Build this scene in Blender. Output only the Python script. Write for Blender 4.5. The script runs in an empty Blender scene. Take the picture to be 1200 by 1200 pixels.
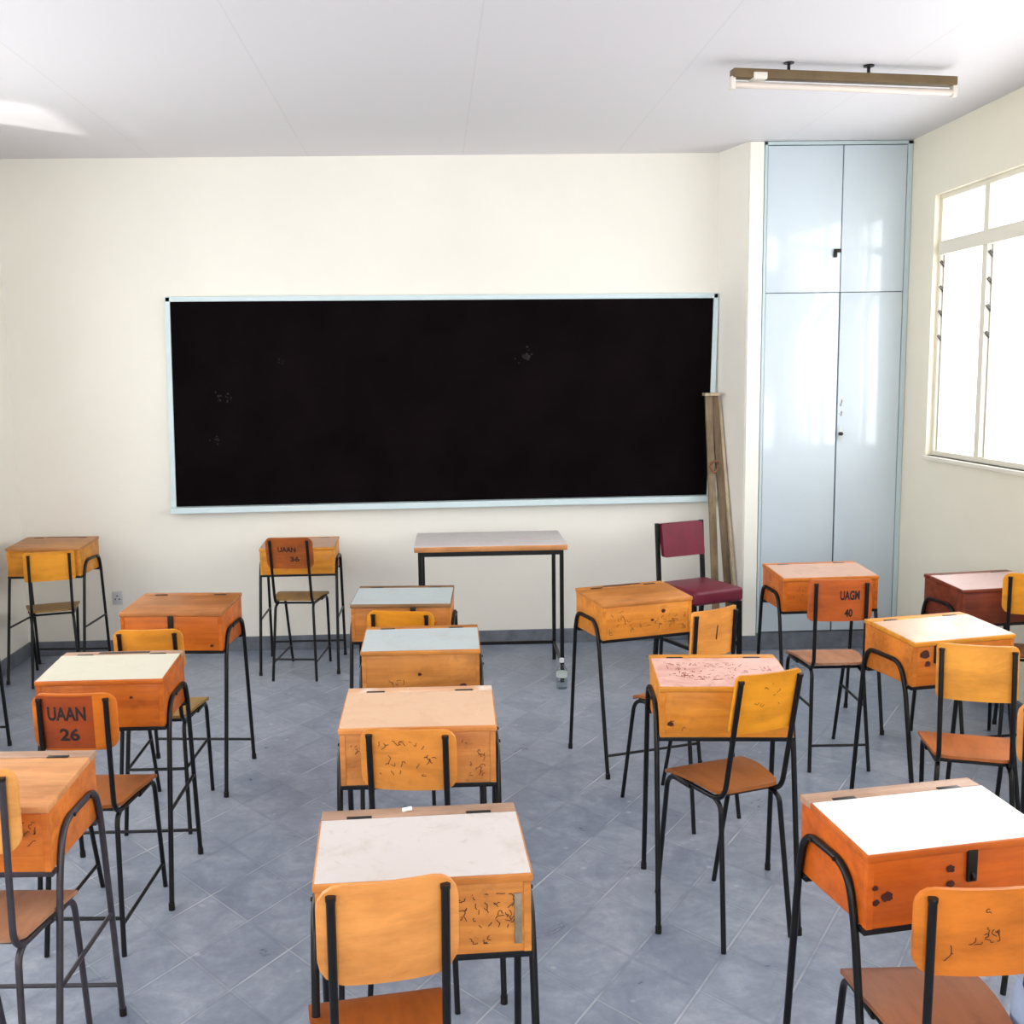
import bpy, bmesh, math, random
from mathutils import Vector, Matrix
C = bpy.context.scene.collection
S = 1.08
rnd = random.Random(7)

# ------------------------------------------------------------------ materials
def lin(c):
    f = lambda v: (v/12.92 if v <= .04045 else ((v+.055)/1.055)**2.4)
    return tuple(f(x/255.) for x in c) + (1,)
class NT:
    def __init__(s, name):
        s.m = bpy.data.materials.new(name); s.m.use_nodes = True
        s.t = s.m.node_tree; s.b = s.t.nodes['Principled BSDF']
    def n(s, typ, **kw):
        x = s.t.nodes.new(typ)
        for k, v in kw.items():
            if k in x.inputs: x.inputs[k].default_value = v
            else: setattr(x, k, v)
        return x
    def l(s, a, b): s.t.links.new(a, b)
    def coords(s, scale, rot=(0,0,0), rand=True, kind='Object'):
        tc = s.n('ShaderNodeTexCoord'); mp = s.n('ShaderNodeMapping')
        mp.inputs['Scale'].default_value = scale; mp.inputs['Rotation'].default_value = rot
        src = tc.outputs[kind]
        if rand:
            oi = s.n('ShaderNodeObjectInfo'); ad = s.n('ShaderNodeVectorMath', operation='MULTIPLY_ADD')
            cb = s.n('ShaderNodeCombineXYZ')
            s.l(oi.outputs['Random'], cb.inputs[0]); s.l(oi.outputs['Random'], cb.inputs[1]); s.l(oi.outputs['Random'], cb.inputs[2])
            s.l(cb.outputs[0], ad.inputs[0]); ad.inputs[1].default_value = (7.3, 3.1, 5.7); s.l(src, ad.inputs[2]); src = ad.outputs[0]
        s.l(src, mp.inputs['Vector']); return mp.outputs[0]
    def ramp(s, fac, stops):
        r = s.n('ShaderNodeValToRGB'); e = r.color_ramp.elements
        while len(e) < len(stops): e.new(.5)
        for i, (p, c) in enumerate(stops): e[i].position = p; e[i].color = c
        s.l(fac, r.inputs[0]); return r.outputs[0]
    def mix(s, fac, a, b, mode='MIX'):
        x = s.n('ShaderNodeMix', data_type='RGBA', blend_type=mode)
        for sock, v in ((x.inputs['Factor'], fac), (x.inputs['A'], a), (x.inputs['B'], b)):
            if isinstance(v, bpy.types.NodeSocket): s.l(v, sock)
            else: sock.default_value = v
        return x.outputs['Result']
_mc = {}
def plain(name, col, rough=.5, metal=0, spec=.5, var=.0, vs=4., coat=0, bump=0):
    if name in _mc: return _mc[name]
    n = NT(name); b = n.b
    b.inputs['Roughness'].default_value = rough; b.inputs['Metallic'].default_value = metal
    b.inputs['Specular IOR Level'].default_value = spec; b.inputs['Coat Weight'].default_value = coat; b.inputs['Coat Roughness'].default_value = .08
    c = lin(col)
    if var or bump:
        no = n.n('ShaderNodeTexNoise', Scale=vs, Detail=6., Roughness=.6); n.l(n.coords((1,1,1), rand=False), no.inputs['Vector'])
        d = tuple(x*(1-var) for x in c[:3])+(1,); u = tuple(min(1, x*(1+var)) for x in c[:3])+(1,)
        n.l(n.ramp(no.outputs[0], [(.3, d), (.7, u)]), b.inputs['Base Color'])
        if bump:
            bp = n.n('ShaderNodeBump', Strength=bump, Distance=.01); n.l(no.outputs[0], bp.inputs['Height']); n.l(bp.outputs[0], b.inputs['Normal'])
    else: b.inputs['Base Color'].default_value = c
    _mc[name] = n.m; return n.m
def wood(col, dark=None, grime=.25, knots=.5, rough=.42, axis=0, grain=1., wear=0, wearcol=(232,214,200)):
    key = ('wood', col, dark, grime, knots, rough, axis, grain, wear, wearcol)
    if key in _mc: return _mc[key]
    n = NT('wood'); b = n.b
    c = lin(col); d = lin(dark) if dark else tuple(x*.6 for x in c[:3])+(1,)
    sc = [26., 26., 26.]; sc[axis] = 1.6
    v = n.coords(tuple(sc))
    no = n.n('ShaderNodeTexNoise', Scale=1.3, Detail=8., Roughness=.62, Distortion=.6); n.l(v, no.inputs['Vector'])
    base = n.ramp(no.outputs[0], [(.28, d), (.5, tuple(a*.45+e*.55 for a, e in zip(d, c))), (.68, c)] if grain >= 1 else
                  [(.2, tuple(a*.5+e*.5 for a, e in zip(d, c))), (.55, c), (.8, tuple(min(1, e*1.05) for e in c))])
    v2 = n.coords((1,1,1))
    bl = n.n('ShaderNodeTexNoise', Scale=7., Detail=4., Roughness=.6); n.l(v2, bl.inputs['Vector'])
    base = n.mix(n.ramp(bl.outputs[0], [(.45, (0,0,0,1)), (.72, (.45,.45,.45,1))]), base, tuple(min(1, x*1.3) for x in c[:3])+(1,))
    bd = n.n('ShaderNodeTexNoise', Scale=9., Detail=5., Roughness=.65, Distortion=.35); n.l(n.coords(tuple(.35 if q == axis else 1.4 for q in range(3))), bd.inputs['Vector'])
    base = n.mix(n.ramp(bd.outputs[0], [(.46, (0,0,0,1)), (.72, (.55,.55,.55,1))]), base, tuple(x*.52 for x in d[:3])+(1,))
    if wear:
        wn = n.n('ShaderNodeTexNoise', Scale=9., Detail=6., Roughness=.65, Distortion=.8); n.l(v2, wn.inputs['Vector'])
        base = n.mix(n.ramp(wn.outputs[0], [(.62-.35*wear, (0,0,0,1)), (.74-.35*wear, (.85,.85,.85,1))]), base, lin(wearcol))
    if knots:
        sk = [9., 9., 9.]; sk[axis] = 5.
        vo = n.n('ShaderNodeTexVoronoi', Scale=1.); n.l(n.coords(tuple(sk)), vo.inputs['Vector'])
        base = n.mix(n.ramp(vo.outputs['Distance'], [(.05, (knots,)*3+(1,)), (.13, (0,0,0,1))]), base, tuple(x*.16 for x in c[:3])+(1,))
    if grime:
        gn = n.n('ShaderNodeTexNoise', Scale=16., Detail=8., Roughness=.72, Distortion=.4); n.l(v2, gn.inputs['Vector'])
        base = n.mix(n.ramp(gn.outputs[0], [(.58, (0,0,0,1)), (.72, (grime,)*3+(1,))]), base, tuple(x*.18 for x in c[:3])+(1,))
    n.l(base, b.inputs['Base Color']); b.inputs['Roughness'].default_value = rough
    b.inputs['Specular IOR Level'].default_value = .35
    bp = n.n('ShaderNodeBump', Strength=.12, Distance=.002); n.l(no.outputs[0], bp.inputs['Height']); n.l(bp.outputs[0], b.inputs['Normal'])
    _mc[key] = n.m; return n.m
def laminate(col, stain=(150,120,90), amount=.35, rough=.28):
    key = ('lam', col, stain, amount, rough)
    if key in _mc: return _mc[key]
    n = NT('laminate'); b = n.b
    v = n.coords((1,1,1)); no = n.n('ShaderNodeTexNoise', Scale=8., Detail=8., Roughness=.7, Distortion=.5); n.l(v, no.inputs['Vector'])
    base = n.mix(n.ramp(no.outputs[0], [(.5, (0,0,0,1)), (.78, (amount,)*3+(1,))]), lin(col), lin(stain))
    n2 = n.n('ShaderNodeTexNoise', Scale=45., Detail=3.); n.l(v, n2.inputs['Vector'])
    base = n.mix(n.ramp(n2.outputs[0], [(.62, (0,0,0,1)), (.72, (amount*.5,)*3+(1,))]), base, lin(stain))
    n.l(base, b.inputs['Base Color']); b.inputs['Roughness'].default_value = rough
    _mc[key] = n.m; return n.m
def glass(name, tint=(1,1,1,1), rough=.02, mixf=None):
    if name in _mc: return _mc[name]
    n = NT(name); t = n.t; t.nodes.remove(n.b)
    tr = n.n('ShaderNodeBsdfTransparent'); tr.inputs[0].default_value = tint
    gl = n.n('ShaderNodeBsdfGlossy'); gl.inputs['Roughness'].default_value = rough
    lw = n.n('ShaderNodeLayerWeight'); lw.inputs['Blend'].default_value = .5; mx = n.n('ShaderNodeMixShader')
    pw = n.n('ShaderNodeMath', operation='POWER'); n.l(lw.outputs['Facing'], pw.inputs[0]); pw.inputs[1].default_value = 5
    ma = n.n('ShaderNodeMath', operation='MULTIPLY_ADD'); n.l(pw.outputs[0], ma.inputs[0]); ma.inputs[1].default_value = .5; ma.inputs[2].default_value = .03
    n.l(ma.outputs[0], mx.inputs[0]); n.l(tr.outputs[0], mx.inputs[1]); n.l(gl.outputs[0], mx.inputs[2])
    n.l(mx.outputs[0], t.nodes['Material Output'].inputs[0]); _mc[name] = n.m; return n.m

STEEL = plain('black_steel', (11,11,14), .34, .0, .35, var=.25, vs=30)
STEEL2 = plain('grey_worn_steel', (54,50,56), .35, .0, .5, var=.3, vs=30)
DARK = plain('dark_metal', (38,34,32), .4, .6)
WALL = plain('cream_paint', (240,237,227), .55, 0, .3, var=.02, vs=2.)
WALLR = plain('cream_paint_window_side', (238,232,212), .55, 0, .3, var=.02, vs=2.)
WHITE = plain('white_gloss_trim', (242,242,232), .35, 0, .4)
FRAMEW = plain('cream_window_frame', (232,226,208), .4, 0, .4)
BLUEW = plain('pale_blue_gloss_paint', (204,217,226), .16, 0, .5, var=.02, vs=3., coat=.5)
BFRAME = plain('pale_blue_board_frame', (208,226,229), .4, 0, .4, var=.03, vs=8)
SKIRT = plain('slate_skirting', (108,114,124), .5, 0, .4, var=.25, vs=14)
BOARD = plain('blackboard_paint', (15,10,12), .7, 0, .02, var=.35, vs=3.)
BATTEN = plain('brown_batten', (106,88,62), .5, 0, .3, var=.2, vs=10)
TUBE = plain('tube_glass', (214,202,192), .2, 0, .5)
MAROON = plain('maroon_vinyl', (112,30,52), .42, 0, .4, var=.18, vs=12)
BROWNW = wood((150,128,98), (104,86,62), grime=.2, knots=0, axis=2)
PALEW = wood((205,188,160), (170,150,120), grime=.1, knots=0, axis=2)
MARK = plain('dark_ink', (70,38,22), .6)
KNOT = plain('dark_knot', (72,22,10), .5)
MARKR = plain('red_brown_ink', (150,62,52), .6)
STENCIL = plain('black_stencil_paint', (38,14,16), .6, var=.3, vs=60)

# ------------------------------------------------------------------ mesh helpers
def obj(name, bm, mat, parent=None, smooth=True, loc=None):
    me = bpy.data.meshes.new(name); bmesh.ops.recalc_face_normals(bm, faces=bm.faces[:])
    bm.to_mesh(me); bm.free(); me.materials.append(mat)
    o = bpy.data.objects.new(name, me); C.objects.link(o)
    if parent: o.parent = parent
    if loc: o.location = loc
    if smooth:
        for p in me.polygons: p.use_smooth = True
        me.set_sharp_from_angle(angle=math.radians(38))
    return o
def thing(name, label, cat, loc=(0,0,0), rz=0, group=None):
    o = bpy.data.objects.new(name, None); C.objects.link(o); o.empty_display_size = .05
    o.location = loc; o.rotation_euler = (0,0,rz); tag(o, label, cat, group); return o
def tag(o, label, cat, group=None):
    o['label'] = label; o['category'] = cat
    if group: o['group'] = group
    return o
def struct(name, bm, mat, parent=None, smooth=False):
    o = obj(name, bm, mat, parent, smooth)
    if not parent: o['kind'] = 'structure'
    return o
def hexa(bm, b, t, bev=0, seg=2):
    """closed solid from 4 bottom and 4 top points"""
    vs = [bm.verts.new(p) for p in list(b)+list(t)]
    fs = [bm.faces.new([vs[i] for i in f]) for f in ((0,3,2,1),(4,5,6,7),(0,1,5,4),(1,2,6,5),(2,3,7,6),(3,0,4,7))]
    if bev:
        es = list({e for f in fs for e in f.edges})
        bmesh.ops.bevel(bm, geom=es, offset=bev, segments=seg, profile=.5, affect='EDGES', clamp_overlap=True)
def box(bm, x0, x1, y0, y1, z0, z1, bev=0, seg=2):
    hexa(bm, [(x0,y0,z0),(x1,y0,z0),(x1,y1,z0),(x0,y1,z0)], [(x0,y0,z1),(x1,y0,z1),(x1,y1,z1),(x0,y1,z1)], bev, seg)
def obar(bm, a, b, w, h, up=(0,0,1), bev=0):
    a, b = Vector(a), Vector(b); d = (b-a).normalized(); u = Vector(up); s = d.cross(u).normalized(); u = s.cross(d)
    q = lambda p: [p-s*w/2-u*h/2, p+s*w/2-u*h/2, p+s*w/2+u*h/2, p-s*w/2+u*h/2]
    hexa(bm, q(a), q(b), bev)
def tube(bm, pts, r, seg=10, bend=0, nb=6, caps=True):
    pts = [Vector(p) for p in pts]; path = [pts[0]]
    bends = bend if isinstance(bend, (list, tuple)) else [bend]*(len(pts)-2)
    for i in range(1, len(pts)-1):
        rr = bends[i-1]; p = pts[i]; a = (pts[i-1]-p); b = (pts[i+1]-p)
        if rr <= 0: path.append(p); continue
        t = min(rr, a.length*.49 if i > 1 else a.length*.95, b.length*.49 if i < len(pts)-2 else b.length*.95)
        p0 = p+a.normalized()*t; p1 = p+b.normalized()*t
        for k in range(nb+1):
            s = k/nb; path.append(p0*(1-s)**2+p*2*s*(1-s)+p1*s*s)
    path.append(pts[-1])
    rings = []; prev = None
    for i, p in enumerate(path):
        t = (path[min(i+1, len(path)-1)]-path[max(i-1, 0)]).normalized()
        if prev is None:
            u = t.orthogonal().normalized()
        else:
            u = (prev-t*prev.dot(t)).normalized()
        prev = u; w = t.cross(u)
        rad = r[i] if isinstance(r, list) else r
        rings.append([bm.verts.new(p+(u*math.cos(2*math.pi*k/seg)+w*math.sin(2*math.pi*k/seg))*rad) for k in range(seg)])
    for a, b in zip(rings, rings[1:]):
        for k in range(seg): bm.faces.new([a[k], a[(k+1) % seg], b[(k+1) % seg], b[k]])
    if caps: bm.faces.new(rings[0][::-1]); bm.faces.new(rings[-1])
def lathe(bm, prof, c, seg=20):
    rings = [[bm.verts.new((c[0]+r*math.cos(2*math.pi*k/seg), c[1]+r*math.sin(2*math.pi*k/seg), c[2]+z)) for k in range(seg)] for r, z in prof]
    for a, b in zip(rings, rings[1:]):
        for k in range(seg): bm.faces.new([a[k], a[(k+1) % seg], b[(k+1) % seg], b[k]])
    bm.faces.new(rings[0][::-1]); bm.faces.new(rings[-1])
def sheet(bm, f, us, vs, th):
    """thick sheet: f(u,v) -> point on rear face and unit normal offset direction"""
    A = [[None]*len(us) for _ in vs]; B = [[None]*len(us) for _ in vs]
    for j, v in enumerate(vs):
        for i, u in enumerate(us):
            p, n = f(u, v); A[j][i] = bm.verts.new(p); B[j][i] = bm.verts.new(Vector(p)+Vector(n)*th)
    nu, nv = len(us), len(vs)
    for j in range(nv-1):
        for i in range(nu-1):
            bm.faces.new([A[j][i], A[j][i+1], A[j+1][i+1], A[j+1][i]]); bm.faces.new([B[j][i], B[j+1][i], B[j+1][i+1], B[j][i+1]])
    for j in range(nv-1):
        for i in (0, nu-1): bm.faces.new([A[j][i], A[j+1][i], B[j+1][i], B[j][i]])
    for i in range(nu-1):
        for j in (0, nv-1): bm.faces.new([A[j][i], A[j][i+1], B[j][i+1], B[j][i]])
def lin_(a, b, n): return [a+(b-a)*i/(n-1) for i in range(n)]
def roundw(v, half, W, r):
    e = abs(v)-(half-r)
    return W-r+math.sqrt(max(0, r*r-e*e)) if e > 0 else W
def rowpos(half, r, n=4, m=5):
    t = [half-r+r*math.sin(math.pi/2*k/n) for k in range(n+1)]
    return [-x for x in reversed(t)]+lin_(-(half-r), half-r, m)[1:-1]+t

def mat_slot(o, mat):
    ms = o.data.materials
    for k, m_ in enumerate(ms):
        if m_ == mat: return k
    ms.append(mat); return len(ms)-1
def add_faces(o, polys, mat):
    """surface marks become faces of the part's own mesh"""
    k = mat_slot(o, mat); bm = bmesh.new(); bm.from_mesh(o.data)
    for p in polys:
        f = bm.faces.new([bm.verts.new(q) for q in p]); f.material_index = k
    bm.to_mesh(o.data); bm.free()
def scribble(o, frame, w, h, n, seed, mat=None, lw=.0015):
    """hand-scratched marks: frame(u,v) -> local point on the surface (already lifted)"""
    r = random.Random(seed); polys = []; cu, cv = 0, 0
    for q_ in range(n):
        if q_ % 5 == 0: cu, cv = r.uniform(-w/2, w/2), r.uniform(-h/2, h/2)
        u = max(-w/2, min(w/2, cu+r.gauss(0, .020))); v = max(-h/2, min(h/2, cv+r.gauss(0, .014))); ang = r.uniform(0, 6.28)
        pts = [(u, v)]
        for k in range(r.randint(2, 5)):
            ang += r.uniform(-1.5, 1.5); L = r.uniform(.002, .0075)
            u = max(-w/2, min(w/2, u+math.cos(ang)*L)); v = max(-h/2, min(h/2, v+math.sin(ang)*L)); pts.append((u, v))
        for (a, b), (c, d) in zip(pts, pts[1:]):
            dx, dy = c-a, d-b; L = math.hypot(dx, dy)
            if L < 1e-4: continue
            nx, ny = -dy/L*lw/2, dx/L*lw/2
            polys.append([frame(*q) for q in ((a-nx, b-ny), (c-nx, d-ny), (c+nx, d+ny), (a+nx, b+ny))])
    add_faces(o, polys, mat or MARK)

def text_mesh(txt, width, height, place, parent, mat, name='lettering', label=None):
    cu = bpy.data.curves.new('t', 'FONT'); cu.body = txt; cu.align_x = 'CENTER'; cu.offset = .035; cu.resolution_u = 4
    to = bpy.data.objects.new('t', cu); C.objects.link(to)
    dg = bpy.context.evaluated_depsgraph_get(); dg.update()
    me = bpy.data.meshes.new_from_object(to.evaluated_get(dg)); bpy.data.objects.remove(to); bpy.data.curves.remove(cu)
    xs = [v.co.x for v in me.vertices]; ys = [v.co.y for v in me.vertices]
    x0, x1, y0, y1 = min(xs), max(xs), min(ys), max(ys)
    for v in me.vertices:
        v.co = place(((v.co.x-x0)/(x1-x0)-.5)*width, ((v.co.y-y0)/(y1-y0)-.5)*height)
    me.name = name; me.materials.clear(); me.materials.append(mat)
    o = bpy.data.objects.new(name, me); C.objects.link(o); o.parent = parent
    if label: o['label'] = label
    return o

# ------------------------------------------------------------------ school desk
W, D, HB, HF, HZ, FO, FF, FB = .4046, .2888, .7496, .732, .5765, .0108, .0728, .0480
def desk(x, y, a, sx, sy, sz, label, body, top=None, strip=None, lidcol=None, bar='front', side=False, latch=None,
         steel=STEEL, tilt=0, marks=0, seed=0, topmarks=0, arch=.42, knots=(), groove=False, plate=None):
    t = thing('school_desk', label, 'desk', (x, y, 0), a, 'school desks in rows')
    w, d, hb, hf, hz = W*sx/2, D*sy/2, HB*sz, HF*sz, HZ*sz
    th = .016; st = .042                                      # lid thickness, hinge strip depth
    zt = lambda yy: hb+(hf-hb)*(d-st-yy)/(2*d-st) if yy < d-st else hb
    bm = bmesh.new(); zb = hb-th
    hexa(bm, [(-w,-d,hz),(w,-d,hz),(w,d,hz),(-w,d,hz)], [(-w,-d,hf-th),(w,-d,hf-th),(w,d,zb),(-w,d,zb)], .0025)
    bx = obj('desk_box', bm, body, t)
    # corner boards: the side panels lap over the front, seen as a vertical joint
    for sg in (-1, 1):
        bm = bmesh.new()
        hexa(bm, [(sg*(w+.001),-d-.0015,hz+.001),(sg*(w-.013),-d-.0015,hz+.001),(sg*(w-.013),-d+.012,hz+.001),(sg*(w+.001),-d+.012,hz+.001)],
             [(sg*(w+.001),-d-.0015,hf-th-.001),(sg*(w-.013),-d-.0015,hf-th-.001),(sg*(w-.013),-d+.012,hf-th-.001),(sg*(w+.001),-d+.012,hf-th-.001)])
        obj('corner_board', bm, body, bx)
    if knots:
        rk = random.Random(seed+1); add_faces(bx, [[(u*w+ra*1.2*math.cos(q*.524)*rk.uniform(.75, 1.15), -d-.0022, hz+v*(hf-th-hz)+ra*math.sin(q*.524)*rk.uniform(.75, 1.15)) for q in range(12)] for u, v, ra in knots], KNOT)
    lc = lidcol or body; ov = .005
    bm = bmesh.new(); box(bm, -w-.003, w+.003, d-st, d+.004, zb, hb, .002)
    hr = obj('hinge_rail', bm, strip or lc, t)
    if groove: add_faces(hr, [[(-w*.42, d-st+.012, hb+.0006), (w*.45, d-st+.012, hb+.0006), (w*.45, d-.006, hb+.0006), (-w*.42, d-.006, hb+.0006)]], plain('dark_groove', (58,40,30), .6))
    if plate is not None:
        bm = bmesh.new(); box(bm, plate*w-.007, plate*w+.007, -d-.004, -d-.001, hz+.018, hf-th-.022, .003); obj('metal_plate', bm, plain('worn_grey_metal', (140,128,110), .5, .3, var=.3, vs=40), bx)
    bm = bmesh.new(); y0, y1 = -d-ov, d-st-.002
    hexa(bm, [(-w-ov,y0,hf-th),(w+ov,y0,hf-th),(w+ov,y1,zb),(-w-ov,y1,zb)], [(-w-ov,y0,hf),(w+ov,y0,hf),(w+ov,y1,hb),(-w-ov,y1,hb)], .003)
    ld = obj('lid', bm, lc, t)
    if tilt: ld.rotation_euler = (0, 0, tilt)
    if top:
        bm = bmesh.new(); e = .004
        hexa(bm, [(-w-ov+e,y0+e,hf-.002),(w+ov-e,y0+e,hf-.002),(w+ov-e,y1-e,hb-.002),(-w-ov+e,y1-e,hb-.002)],
             [(-w-ov+e,y0+e,hf+.0012),(w+ov-e,y0+e,hf+.0012),(w+ov-e,y1-e,hb+.0012),(-w-ov+e,y1-e,hb+.0012)])
        lp = obj('lid_panel', bm, top, ld); lp['label'] = 'worn pale writing panel on the lid'
    for sg in (-1, 1):
        bm = bmesh.new(); box(bm, sg*w*.62-.026, sg*w*.62+.026, d-st-.006, d-st+.007, hb-.001, hb+.0022, .0008)
        obj('hinge', bm, DARK, t)
    r = .0082
    for sg in (-1, 1):
        X = sg*(w+FO); Xt = sg*(w+r*.9); ztop = hz+(hb-hz)*arch
        bm = bmesh.new()
        tube(bm, [(X,-d-FF*sy,0),(Xt,-d*.80,hz-.01),(Xt,-d*.56,ztop),(Xt,d*.74,ztop),(Xt,d*.92,hz+.02),(X,d+FB*sy,0)], r, 10, [.05,.09,.09,.05], 8)
        lf = obj('leg_frame', bm, steel, t)
        for yy, zz in ((-.25*d, ztop), (.45*d, ztop)):
            bm = bmesh.new(); tube(bm, [(Xt-sg*.004, yy, zz), (Xt+sg*(r+.003), yy, zz)], .0045, 8); obj('bolt', bm, DARK, lf)
        for yy in (-d-FF*sy, d+FB*sy):
            bm = bmesh.new(); tube(bm, [(X, yy, 0), (X*(1), yy*(.995), .022)], r+.0018, 10); obj('rubber_foot', bm, DARK, lf)
    for yy in (-d+.012, d-.02):
        bm = bmesh.new(); box(bm, -w-.004, w+.004, yy-.012, yy+.012, hz-.012, hz+.001, .001); obj('bottom_rail', bm, steel, t)
    leg = lambda front, z: (-(d*.80)+(-(d+FF*sy)+d*.80)*(1-z/(hz-.01))) if front else (d*.92+(d+FB*sy-d*.92)*(1-z/(hz+.02)))
    xl = lambda z: w+r+(FO-r)*(1-z/hz)
    z = .092
    if bar:
        yy = leg(bar == 'front', z); bm = bmesh.new(); tube(bm, [(-xl(z), yy, z), (xl(z), yy, z)], .006, 8); obj('stretcher', bm, steel, t)
    if side:
        for sg in (-1, 1):
            zz = .305; bm = bmesh.new(); tube(bm, [(sg*xl(zz), leg(True, zz), zz), (sg*xl(zz), leg(False, zz), zz)], .006, 8); obj('side_bar', bm, steel, t)
    if latch is not None:
        lx = latch*w; zz = hf-th
        bm = bmesh.new(); box(bm, lx-.011, lx+.011, -d-.0075, -d-.001, zz-.062, zz+.004, .002); hp = obj('hasp', bm, DARK, t)
        bm = bmesh.new(); tube(bm, [(lx, -d-.006, zz-.045), (lx, -d-.016, zz-.052), (lx, -d-.006, zz-.058)], .003, 8, .006); obj('staple', bm, DARK, hp)
    if marks:
        scribble(bx, lambda u, v: (u, -d-.0022, (hz+hf-th)/2+v), 2*w*.86, (hf-th-hz)*.7, marks, seed)
    if topmarks:
        n = topmarks
        scribble(ld, lambda u, v: (u, v-.02, zt(v-.02)+.0018), 2*w*.8, 2*d*.5, n, seed+5, MARKR, .0022)
    return t

# ------------------------------------------------------------------ school chair
def chair(x, y, a, sx, sy, sz, ly, label, back, seatm, steel=STEEL, stretch=None, text=None, marks=0, seed=0, cap=True, rad=.032, patch=None, slit=False, wpf=1.):
    t = thing('school_chair', label, 'chair', (x*S, y*S, 0), a, 'school chairs at the desks')
    k = S
    pw, wp, wr, wf, ws = .093*sx*k, .117*sx*k*wpf, .110*sx*k, .101*sx*k, .118*sx*k
    pt, pb, ht, hs = .743*sz*k, .583*sz*k, .727*sz*k, .400*sz*k
    ds, yf, yr, yt = .263*sy*k, .342*sy*k, -.036*sy*k, (-.018+ly)*k
    r = .0078
    posty = lambda z: yt*(z-hs)/(ht-hs)
    for sg in (-1, 1):
        bm = bmesh.new(); tube(bm, [(sg*pw, yt, ht), (sg*pw, 0, hs-.009), (sg*ws*.95, ds*.9, hs-.009)], r, 10, .055, 9)
        po = obj('back_post', bm, steel, t)
        if cap:
            bm = bmesh.new(); tube(bm, [(sg*pw, yt-.0003, ht-.004), (sg*pw, yt-.0003, ht+.003)], r+.0012, 10); obj('end_cap', bm, DARK, po)
    for sg in (-1, 1):
        bm = bmesh.new(); tube(bm, [(sg*ws*.93, ds*.55, hs-.012), (sg*ws*.95, ds, hs-.013), (sg*wf, yf, 0)], r, 10, .05, 8); obj('leg', bm, steel, t)
    for sg in (-1, 1):
        bm = bmesh.new(); tube(bm, [(sg*pw*.98, .045*k, hs-.014), (sg*(pw+.002), .010*k, hs-.022), (sg*wr, yr, 0)], r, 10, .025, 6); obj('leg', bm, steel, t)
    bm = bmesh.new(); tube(bm, [(-pw, .05*k, hs-.012), (pw, .05*k, hs-.012)], .006, 8); obj('seat_rail', bm, steel, t)
    if stretch:
        zs, zr = stretch
        fl = lambda z: (wf+(ws*.95-wf)*z/hs, yf+(ds-yf)*z/hs); rl = lambda z: (wr+(pw-wr)*z/hs, yr+(.01*k-yr)*z/hs)
        if zs:
            for sg in (-1, 1):
                bm = bmesh.new(); f_, r_ = fl(zs), rl(zs); tube(bm, [(sg*f_[0], f_[1], zs), (sg*r_[0], r_[1], zs)], .0058, 8); obj('stretcher', bm, steel, t)
        if zr:
            r_ = rl(zr); bm = bmesh.new(); tube(bm, [(-r_[0], r_[1], zr), (r_[0], r_[1], zr)], .0058, 8); obj('stretcher', bm, steel, t)
    # moulded plywood seat
    th = .010; y0, y1 = .010*k, ds+.012*k; L = y1-y0
    def sf(u, v):
        s = (v+1)/2; half = (pw+.001)+(ws+.010-pw-.001)*min(1, 1.6*s)**.7
        e = min(1, max(0, (abs(v)-.80)/.20)); half -= .035*(1-math.sqrt(max(0, 1-e*e)))
        z = hs+.002 + .010*(u*u)*math.sin(math.pi*min(1, s*1.2)) - .022*max(0, s-.82)/.18*max(0, s-.82)/.18
        if s < .12: z += .006*((.12-s)/.12)
        return (u*half, y0+L*s, z), (0, 0, 1)
    vs = [-1,-.985,-.95,-.9,-.8,-.5,-.2,.1,.4,.6,.7,.8,.87,.92,.96,.985,1]
    bm = bmesh.new(); sheet(bm, sf, lin_(-1, 1, 9), vs, th)
    obj('seat', bm, seatm, t)
    # curved plywood back
    hc, hh = (pt+pb)/2, (pt-pb)/2; cur = .016
    def surf(xx, zz):                                       # rear face y at x, z
        return posty(zz)+r*.85+cur*((xx/wp)**2-(pw/wp)**2)
    rows = rowpos(hh, rad*k)
    def bf(u, v):
        half = roundw(v, hh, wp, rad*k); xx = u*half
        return (xx, surf(xx, hc+v), hc+v), (0, 1, 0)
    bm = bmesh.new(); sheet(bm, bf, lin_(-1, 1, 13), rows, .010)
    bk = obj('backrest', bm, back, t)
    for sg in (-1, 1):
        for zz in (hc+hh*.45, hc-hh*.45):
            bm = bmesh.new(); yy = surf(sg*pw, zz)+.010; tube(bm, [(sg*pw, yy-.002, zz), (sg*pw, yy+.0025, zz)], .0045, 8); obj('rivet', bm, DARK, bk)
    if slit: add_faces(bk, [[(x_, surf(0, hc+z_)-.0005, hc+z_) for x_, z_ in ((-.004,-.022),(.002,-.026),(.005,.028),(0,.030))]], plain('dark_slit', (40,24,16), .7))
    if patch:
        u0, u1, pm = patch; us = lin_(u0, u1, 9); vz = lin_(-hh*.93, hh*.93, 3)
        add_faces(bk, [[(us[i+a_], surf(us[i+a_], hc+vz[j+b_])-.0005, hc+vz[j+b_]) for a_, b_ in ((0,0),(1,0),(1,1),(0,1))] for i in range(8) for j in range(2)], pm)
    if text:
        (t1, w1, h1, c1, z1), (t2, w2, h2, c2, z2) = text
        for tt, ww, h_, cx, zc in ((t1, w1, h1, c1, z1), (t2, w2, h2, c2, z2)):
            text_mesh(tt, ww, h_, lambda u, v: (cx+u, surf(cx+u, hc+zc+v)-.0012, hc+zc+v), bk, STENCIL, label='black stencilled lettering')
    if marks:
        scribble(bk, lambda u, v: (u, surf(u, hc+v)-.0010, hc+v), 1.5*pw, 1.3*hh, marks, seed)
    return t

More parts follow.
